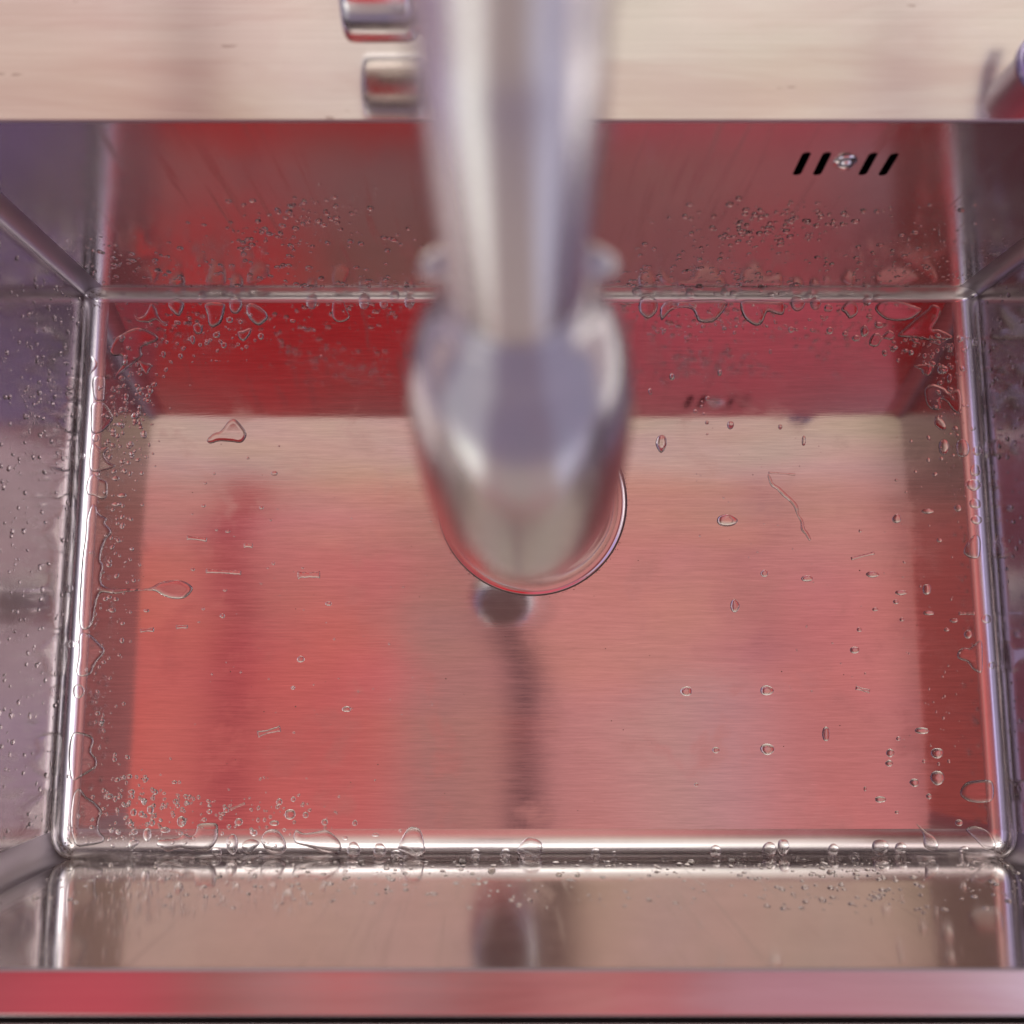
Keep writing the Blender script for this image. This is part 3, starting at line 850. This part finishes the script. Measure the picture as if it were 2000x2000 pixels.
MED = [
 (Z1, [(945,150,32,38),(1155,328,26,24),(1235,342,16,16),(750,347,15,16),(815,352,10,14),(1055,442,26,22),(1110,518,22,22),(1390,450,22,26),(875,478,20,34),(930,515,14,16),(985,488,16,14),(1218,512,14,14),(1280,530,16,14),(1345,482,12,12),(655,590,16,26),(783,600,16,20),(710,643,14,12),(470,855,20,20),(535,900,18,18),(375,915,18,35),(440,1055,26,26),(325,1118,24,18),(345,1005,26,22),(1630,335,20,14),(340,145,28,16),(560,140,18,18),(690,118,20,14),(795,103,15,13),(850,320,10,12),(905,290,10,10),(960,300,10,10),(680,495,12,14)], 'round water drop on the red floor at the back left', 'round drops on the back left of the floor'),
 ((0,0,1.932), [(1375,1137,22,28),(1490,1117,17,20),(1448,1147,15,17),(1545,1138,20,24),(1535,1090,14,13),(1213,1050,12,8)], 'round water drop on the back edge just left of the faucet', 'round drops on the back edge left of the faucet'),
 (Z5, [(1480,620,18,12),(1108,673,9,7),(1098,795,12,9),(1410,805,12,10),(1166,925,8,8),(1228,933,14,8),(1473,1105,9,9),(1040,1138,11,9),(1213,1250,12,7),(1095,1350,9,8),(1200,1388,14,14),(1770,1322,17,13),(1407,1213,7,6),(1622,1622,19,18),(1580,1776,11,11),(1868,1890,25,16),(1155,622,8,7),(1336,538,9,7)], 'small water drop on the pale left half of the floor', 'scattered drops on the left half of the floor'),
 (Z5, [(790,1360,16,10),(605,1358,20,12),(568,1297,13,12),(660,740,25,14),(625,648,20,14),(727,312,18,17),(650,358,16,12),(612,410,15,13),(775,410,18,20),(707,463,16,15),(713,525,13,18),(610,470,15,13),(627,787,24,12),(658,908,10,12),(592,1093,12,10),(370,1240,22,22),(383,1540,24,20),(515,430,20,22),(425,1795,34,38),(560,1638,11,10),(642,1598,9,8)], 'small water drop on the dark strip beside the left edge of the floor', 'drops on the dark left strip of the floor'),
 (ZB, [(1288,415,43,72),(1170,480,38,34),(565,505,42,22),(1505,508,27,30),(1410,528,25,15),(1803,525,32,20)], 'rounded water drop on the shiny front edge of the left half', 'drops on the left half of the front edge'),
 (ZB, [(650,350,33,50),(783,313,38,25),(908,250,36,40),(672,160,27,33),(545,180,22,28),(605,193,20,25),(623,98,20,27),(685,257,22,25),(553,328,25,25),(527,268,20,24),(430,335,17,18),(365,58,27,20),(1338,252,30,28),(1725,197,42,42),(1645,100,24,26),(1843,200,22,24),(1455,335,27,25),(1608,262,36,22),(1078,235,18,16),(878,128,17,18),(766,122,14,15),(1117,175,20,18),(1203,222,15,16),(1265,288,17,18),(1245,162,22,22),(845,203,14,18),(925,172,13,13),(775,37,14,11),(530,25,25,20),(483,130,25,15),(1750,80,17,22),(1483,238,13,20),(1533,237,12,17),(1576,215,12,14),(1682,313,15,14),(1213,340,14,15)], 'round water drop in the spatter on the front left of the floor', 'spatter on the front left of the floor'),
 (ZC, [(292,388,43,52),(457,397,42,53),(562,423,36,35),(340,460,26,24),(1060,422,34,42),(1247,420,33,42),(975,455,30,26),(1813,415,28,42),(1583,543,20,12),(1700,546,18,9),(1160,517,25,17)], 'upright bead of water on the middle of the shiny front edge', 'beads on the middle of the front edge'),
 (ZC, [(110,212,19,20),(300,217,16,19),(430,292,22,12),(240,313,16,14),(586,266,10,11)], 'small drop on the red floor just above the bone-shaped puddle', 'small drops above the bone-shaped puddle'),
 (Z4, [(768,510,21,26),(968,503,27,30),(1023,492,22,33),(830,541,20,16),(1212,505,20,26),(1293,531,19,15),(1390,490,32,30),(1465,497,22,26),(1703,503,17,15),(675,551,16,10)], 'upright bead of water on the right half of the shiny front edge', 'beads on the right half of the front edge'),
 (Z4, [(962,122,26,22),(770,125,14,12),(695,256,8,7),(1184,65,14,28),(1545,52,28,13),(1603,137,23,20),(1427,136,15,16),(1423,175,14,12),(1605,230,26,28),(1518,248,17,16),(1573,300,11,11),(1390,312,22,12),(1332,272,6,9),(1458,82,9,8),(1452,360,8,6),(1648,168,6,6),(1554,168,7,7),(1610,178,6,6),(1686,400,14,12)], 'small water drop on the front right part of the floor', 'scattered drops on the front right of the floor'),
 (Z6, [(330,875,56,33),(372,1333,25,36),(532,1160,21,20),(762,1187,30,17),(112,1793,32,26),(545,1790,36,28),(1115,1165,36,17),(1268,1263,32,14),(1245,865,24,25),(1243,657,9,8),(1048,930,9,9),(1130,1353,17,10),(1240,1313,15,13),(1273,1408,12,11),(1043,1462,14,13),(1018,1572,26,18)], 'water drop on the pale right half of the floor', 'scattered drops on the right half of the floor'),
 (Z6, [(1408,1245,22,30),(1418,1372,28,13),(1413,825,32,15),(1576,808,19,20),(1475,980,15,12),(1347,612,10,8),(1553,1413,22,13),(1515,1462,15,10),(1628,1488,22,22),(1485,541,12,11),(1498,478,28,42),(1600,485,38,50)], 'water drop on the dark strip beside the right edge of the floor', 'drops on the dark right strip of the floor'),
 (Z6, [(1680,500,26,25),(1670,605,30,32),(1660,682,40,32),(1670,783,33,27),(1675,870,33,24),(1730,1405,28,24),(1760,1655,22,20)], 'round bead of water clinging to the right edge of the floor', 'beads in a row on the right edge'),
 (Z6, [(35,100,15,20),(290,78,12,18),(160,284,11,12),(228,215,13,14),(350,360,20,22),(618,370,12,14),(195,258,8,9),(207,298,8,9),(223,346,11,10),(745,445,12,28)], 'slim water drop on the reddish back of the floor right of the faucet', 'slim drops on the back right of the floor'),
 (ZR_, [(922,137,36,40),(1012,135,26,36),(978,100,16,20),(1075,158,22,20),(1272,122,22,28),(1322,110,22,20),(382,87,24,26),(108,78,20,24),(427,55,22,16),(552,80,18,20),(597,87,18,16),(790,97,18,14),(738,63,18,20)], 'rounded water drop on the back edge right of the faucet', 'drops on the back edge right of the faucet'),
 (ZR_, [(1282,202,16,10),(1330,243,22,16),(1258,275,20,30),(1215,310,20,16),(1160,288,14,12),(1083,272,16,18),(888,268,14,16),(960,258,8,8),(1650,470,26,22),(1685,510,14,22),(235,840,28,44),(530,483,10,14),(785,377,8,12),(288,505,12,16),(180,578,10,18)], 'water drop under the puddles along the back right edge', 'drops under the back right puddles'),
]
seed = 100; NMED = 0
LAND.append((1490, 985, 'crooked streak'))
def describe(rx, ry):
    m = max(rx, ry)
    size = 'tiny' if m < 4 else 'small' if m < 7 else 'medium' if m < 11 else 'large'
    shape = 'round' if .78 < rx / ry < 1.28 else 'flat oval' if rx > ry else 'upright oval'
    return size + ' ' + shape
DIRS = ['right of', 'below and right of', 'below', 'below and left of', 'left of', 'above and left of', 'above', 'above and right of']
allmed = []
for z, lst, lab, grp in MED:
    for (x, y, rx, ry) in lst:
        k = z[2]; cx, cy = z[0] + x / k, z[1] + y / k
        d, lx, ly, nick = min((math.hypot(cx - a, cy - b), a, b, n) for a, b, n in LAND)
        o8 = int(round(math.atan2(cy - ly, cx - lx) / (math.pi / 4))) % 8
        allmed.append([cx, cy, rx / k, ry / k, grp, describe(rx / k, ry / k), DIRS[o8], nick, d])
buckets = {}
for m in allmed: buckets.setdefault((m[6], m[7]), []).append(m)
ORD = ['nearest', 'second nearest', 'third nearest', 'fourth nearest', 'fifth nearest', 'sixth nearest', 'seventh nearest', 'eighth nearest', 'ninth nearest', 'tenth nearest', 'eleventh nearest', 'twelfth nearest'] + ['far'] * 30
for key, ms in buckets.items():
    ms.sort(key=lambda m: m[8])
    for i, m in enumerate(ms):
        m.append('%s drop %s the %s' % (m[5], m[6], m[7].replace(' nearest the left corner', '')) + (', ' + ORD[i].replace(' nearest', ' closest').replace('nearest', 'closest') if len(ms) > 1 else ''))
for cx, cy, rx, ry, grp, de, di, ni, d, lab in allmed:
    seed += 1; NMED += 1
    q = ell(cx, cy, rx, ry, seed, k=8, am=.09)
    puddle('water_drop', q, lab, 'water drop', grp, hmax=min(.0026, min(rx, ry) * PX * .78), w=max(2, min(rx, ry) * .98), sharp=3 if rx < 6 else 4)

# ---- small domes: prototypes, then individual copies, then the fine sprinkle as one object
def dome(seed, rings=4, segs=11, hr=.6):
    r = random.Random(seed); ph = [r.uniform(0, 6.28) for _ in range(3)]
    vs, fs = [], []
    sx_ = r.uniform(.8, 1.25)
    for j in range(rings):
        t = j / rings
        rad = math.cos(t * math.pi / 2)
        for k in range(segs):
            a = 2 * math.pi * k / segs
            f_ = 1 + .10 * math.sin(2 * a + ph[0]) + .07 * math.sin(3 * a + ph[1]) + .04 * math.sin(5 * a + ph[2])
            vs.append((rad * f_ * math.cos(a) * sx_, rad * f_ * math.sin(a) / sx_, hr * math.sin(t * math.pi / 2) - (.08 if j == 0 else 0)))
    vs.append((0, 0, hr))
    for j in range(rings - 1):
        for k in range(segs):
            k2 = (k + 1) % segs
            fs.append((j * segs + k, j * segs + k2, (j + 1) * segs + k2, (j + 1) * segs + k))
    for k in range(segs): fs.append(((rings - 1) * segs + k, (rings - 1) * segs + (k + 1) % segs, rings * segs))
    return vs, fs
SH = [dome(i) for i in range(10)]
def frame(p, n, spin):
    a = Vector((1, 0, 0)) if abs(n.x) < .8 else Vector((0, 1, 0))
    x = a.cross(n).normalized(); y = n.cross(x)
    c, s = math.cos(spin), math.sin(spin)
    return Matrix((x * c + y * s, y * c - x * s, n)).transposed()
R_ = random.Random(5)
small = []      # (point, normal, radius, elong, region)
def on_back(n, x0, x1, zt, rmin, rmax, zpow, reg, cl=None):
    c = [(R_.uniform(x0, x1), R_.uniform(0, zt)) for _ in range(cl or 0)]
    for _ in range(n):
        if c and R_.random() < .7:
            a = R_.choice(c); x = a[0] + R_.gauss(0, .018) ; z = abs(a[1] + R_.gauss(0, .010))
        else: x = R_.uniform(x0, x1); z = zt * R_.random() ** zpow
        if not (x0 - .03 < x < x1 + .03) or z > zt * 1.15 or x < XL + .012 or x > XR - .012: continue
        rr = rmin + (rmax - rmin) * R_.random() ** 1.9
        small.append((Vector((x, YB, RF + z + .001)), Vector((0, -1, 0)), rr, 1, reg))
def on_front(n, x0, x1, zt, rmin, rmax, zpow, reg):
    for _ in range(n):
        x = R_.uniform(x0, x1); z = zt * R_.random() ** zpow
        rr = rmin + (rmax - rmin) * R_.random() ** 1.9
        small.append((Vector((x, YF, RF * .7 + z)), Vector((0, 1, 0)), rr, 1, reg))
def on_side(n, left, y0, y1, zt, rmin, rmax, zpow, reg):
    for _ in range(n):
        y = R_.uniform(y0, y1); z = zt * R_.random() ** zpow
        rr = rmin + (rmax - rmin) * R_.random() ** 1.8
        small.append((Vector((XL if left else XR, y, RF * .8 + z)), Vector((1 if left else -1, 0, 0)), rr, 1, reg))
def on_floor_px(n, cx, cy, sx_, sy_, rmin, rmax, reg, uni=False):
    for _ in range(n):
        if uni: px, py = R_.uniform(cx - sx_, cx + sx_), R_.uniform(cy - sy_, cy + sy_)
        else: px, py = R_.gauss(cx, sx_), R_.gauss(cy, sy_)
        p, nn = surf(px, py)
        rr = rmin + (rmax - rmin) * R_.random() ** 1.9
        small.append((p, nn, rr, 1, reg))
mm = .001
on_back(330, -.36 * S, -.09 * S, .20 * S, .5 * mm, 2.0 * mm, 1.6, 'back_left', 9)
on_back(80, -.425 * S, -.33 * S, .13 * S, .4 * mm, 1.3 * mm, 1.3, 'back_left')
on_back(470, .12 * S, .42 * S, .21 * S, .5 * mm, 2.0 * mm, 1.6, 'back_right', 12)
on_back(150, .38 * S, .50 * S, .17 * S, .4 * mm, 1.2 * mm, 1.3, 'back_right')
on_side(460, True, -.19 * S, .36 * S, .19 * S, .5 * mm, 1.7 * mm, 1.0, 'left')
on_side(90, True, .20 * S, .37 * S, .12 * S, .6 * mm, 1.7 * mm, .8, 'left')
on_side(280, False, -.19 * S, .36 * S, .12 * S, .5 * mm, 1.7 * mm, 1.0, 'right')
on_front(560, -.40 * S, .50 * S, .19 * S, .5 * mm, 1.7 * mm, 1.4, 'front')
on_front(70, .22 * S, .36 * S, .20 * S, .7 * mm, 2.1 * mm, 1.0, 'front')
on_floor_px(190, 250, 810, 30, 80, 0.47 * mm, 1.95 * mm, 'floor_left')
on_floor_px(70, 225, 1080, 20, 110, 0.41 * mm, 1.70 * mm, 'floor_left')
on_floor_px(60, 205, 1330, 22, 90, 0.41 * mm, 1.53 * mm, 'floor_left')
on_floor_px(150, 262, 1580, 58, 42, 0.41 * mm, 1.70 * mm, 'floor_front_left')
on_floor_px(90, 470, 1590, 95, 32, 0.41 * mm, 1.53 * mm, 'floor_front_left')
on_floor_px(60, 400, 660, 75, 32, 0.41 * mm, 1.53 * mm, 'floor_back_left')
on_floor_px(90, 1420, 632, 85, 18, 0.41 * mm, 1.44 * mm, 'floor_back_right')
on_floor_px(110, 1820, 675, 45, 18, 0.47 * mm, 2.04 * mm, 'floor_back_right')
on_floor_px(60, 1850, 790, 25, 60, 0.41 * mm, 1.87 * mm, 'floor_right')
on_floor_px(45, 1350, 740, 120, 60, 0.27 * mm, 0.77 * mm, 'floor_back_right')
on_floor_px(60, 1820, 1200, 60, 260, 0.26 * mm, 0.95 * mm, 'floor_right', True)
on_floor_px(40, 1560, 1100, 200, 250, 0.26 * mm, 0.76 * mm, 'floor_right', True)
on_floor_px(60, 600, 1150, 250, 300, 0.26 * mm, 0.76 * mm, 'floor_left', True)
on_floor_px(22, 1400, 1680, 420, 12, 0.52 * mm, 2.28 * mm, 'front', True)
on_floor_px(26, 350, 1684, 180, 10, 0.39 * mm, 1.90 * mm, 'front', True)
on_floor_px(40, 1500, 566, 300, 8, 0.52 * mm, 1.90 * mm, 'back_right', True)
REG = {
 'back_left': ('small water droplet clinging to the back wall of the sink left of the faucet', 'droplets on the back wall left of the faucet'),
 'back_right': ('small water droplet clinging to the back wall of the sink under the overflow slots', 'droplets on the back wall right of the faucet'),
 'left': ('small dark-edged water droplet on the left side wall of the sink', 'droplets on the left side wall'),
 'right': ('small water droplet on the dark right side wall of the sink', 'droplets on the right side wall'),
 'front': ('small water droplet on the front wall of the sink below the shiny front edge', 'droplets on the front wall'),
}
walls = [s for s in small if s[4] in REG]
quota = 300 - NMED - 25
def vis(s):
    d = (s[0] - Vector((0, 0, S))); return s[2] / d.length * abs(d.normalized().dot(s[1])) ** .5
walls.sort(key=vis, reverse=True)
ind = walls[:max(0, quota)]
idset = set(id(s) for s in ind)
protos = {}
WORDS = 'first second third fourth fifth sixth seventh eighth ninth tenth eleventh twelfth thirteenth fourteenth fifteenth sixteenth seventeenth eighteenth nineteenth twentieth'.split()
WORDS += ['twenty-' + w for w in WORDS[:9]] + ['thirtieth'] + ['thirty-' + w for w in WORDS[:9]]
WN = {'back_left': ('back wall left of the faucet', 'left'), 'back_right': ('back wall right of the faucet', 'left'), 'left': ('left side wall', 'back'), 'right': ('right side wall', 'back'), 'front': ('front wall', 'left')}
wlab = {}
for reg in WN:
    g = [s for s in ind if s[4] == reg]
    g.sort(key=lambda s: s[0].x if WN[reg][1] == 'left' else -s[0].y)
    for i, s in enumerate(g): wlab[id(s)] = 'larger water droplet on the %s, %s from the %s' % (WN[reg][0], WORDS[i % len(WORDS)], WN[reg][1])
for s in ind:
    p, n, rr, el, reg = s
    k = R_.randrange(10)
    if k not in protos:
        vs, fs = SH[k]
        me = bpy.data.meshes.new('water_droplet'); me.from_pydata(vs, [], fs); me.materials.append(M_WATER)
        me.polygons.foreach_set('use_smooth', [True] * len(me.polygons)); me.update()
        protos[k] = bpy.data.objects.new('water_droplet', me); o = protos[k]
    else: o = protos[k].copy()
    COL.objects.link(o)
    M = frame(p, n, R_.uniform(0, 6.28)).to_4x4()
    o.matrix_world = Matrix.Translation(p) @ M @ Matrix.Diagonal((rr, rr, rr, 1))
    tag(o, wlab[id(s)], 'water droplet', REG[reg][1])
vs, fs = [], []
for s in small:
    if id(s) in idset: continue
    p, n, rr, el, reg = s
    dv, df = SH[R_.randrange(10)]
    M = frame(p, n, R_.uniform(0, 6.28)); b0 = len(vs)
    for q in dv: vs.append(p + M @ (Vector(q) * rr))
    fs += [tuple(b0 + i for i in t) for t in df]
o = mesh_obj('fine_spray', vs, fs, M_WATER)
tag(o, 'fine sprinkle of tiny water droplets spread over the walls and floor edges of the sink', 'fine spray', kind='stuff')

# brown deposit where floor and walls meet in the corners
vs, fs = [], []
for (px, py, sx_, sy_, n) in ((135, 1650, 9, 22, 260), (188, 590, 6, 9, 90), (180, 572, 8, 6, 50), (1958, 1655, 7, 10, 60)):
    for _ in range(n):
        p, nn = surf(R_.gauss(px, sx_), R_.gauss(py, sy_)); rr = R_.uniform(.12, .34) * mm
        M = frame(p, nn, 0); b0 = len(vs)
        for k in range(6):
            a = math.pi * k / 3; f_ = R_.uniform(.7, 1.3)
            vs.append(p + nn * .00006 + M @ Vector((rr * f_ * math.cos(a), rr * f_ * math.sin(a), 0)))
        vs.append(p + nn * (.00006 + rr * .5))
        for k in range(6): fs.append((b0 + k, b0 + (k + 1) % 6, b0 + 6))
def speck(p, nn, rr):
    M = frame(p, nn, 0); b0 = len(vs)
    for k in range(6):
        a = math.pi * k / 3; f_ = R_.uniform(.6, 1.4)
        vs.append(p + nn * .00006 + M @ Vector((rr * f_ * math.cos(a), rr * f_ * math.sin(a), 0)))
    vs.append(p + nn * (.00006 + rr * .4))
    for k in range(6): fs.append((b0 + k, b0 + (k + 1) % 6, b0 + 6))
for _ in range(70):
    p, nn = surf(R_.uniform(230, 1850), R_.uniform(620, 1620)); speck(p, nn, R_.uniform(.15, .42) * mm)
for _ in range(420):
    a = R_.uniform(0, 2 * math.pi); r_ = DRR + R_.gauss(.0002, .0007)
    speck(Vector((DRX + r_ * math.cos(a), DRY + r_ * math.sin(a), -.0002 if r_ < DRR else 0)), Vector((0, 0, 1)), R_.uniform(.10, .30) * mm)
o = mesh_obj('deposit', vs, fs, M_SPECK)
tag(o, 'brown specks of grime gathered in the sink corners and round the rim of the drain', 'grime', kind='stuff')
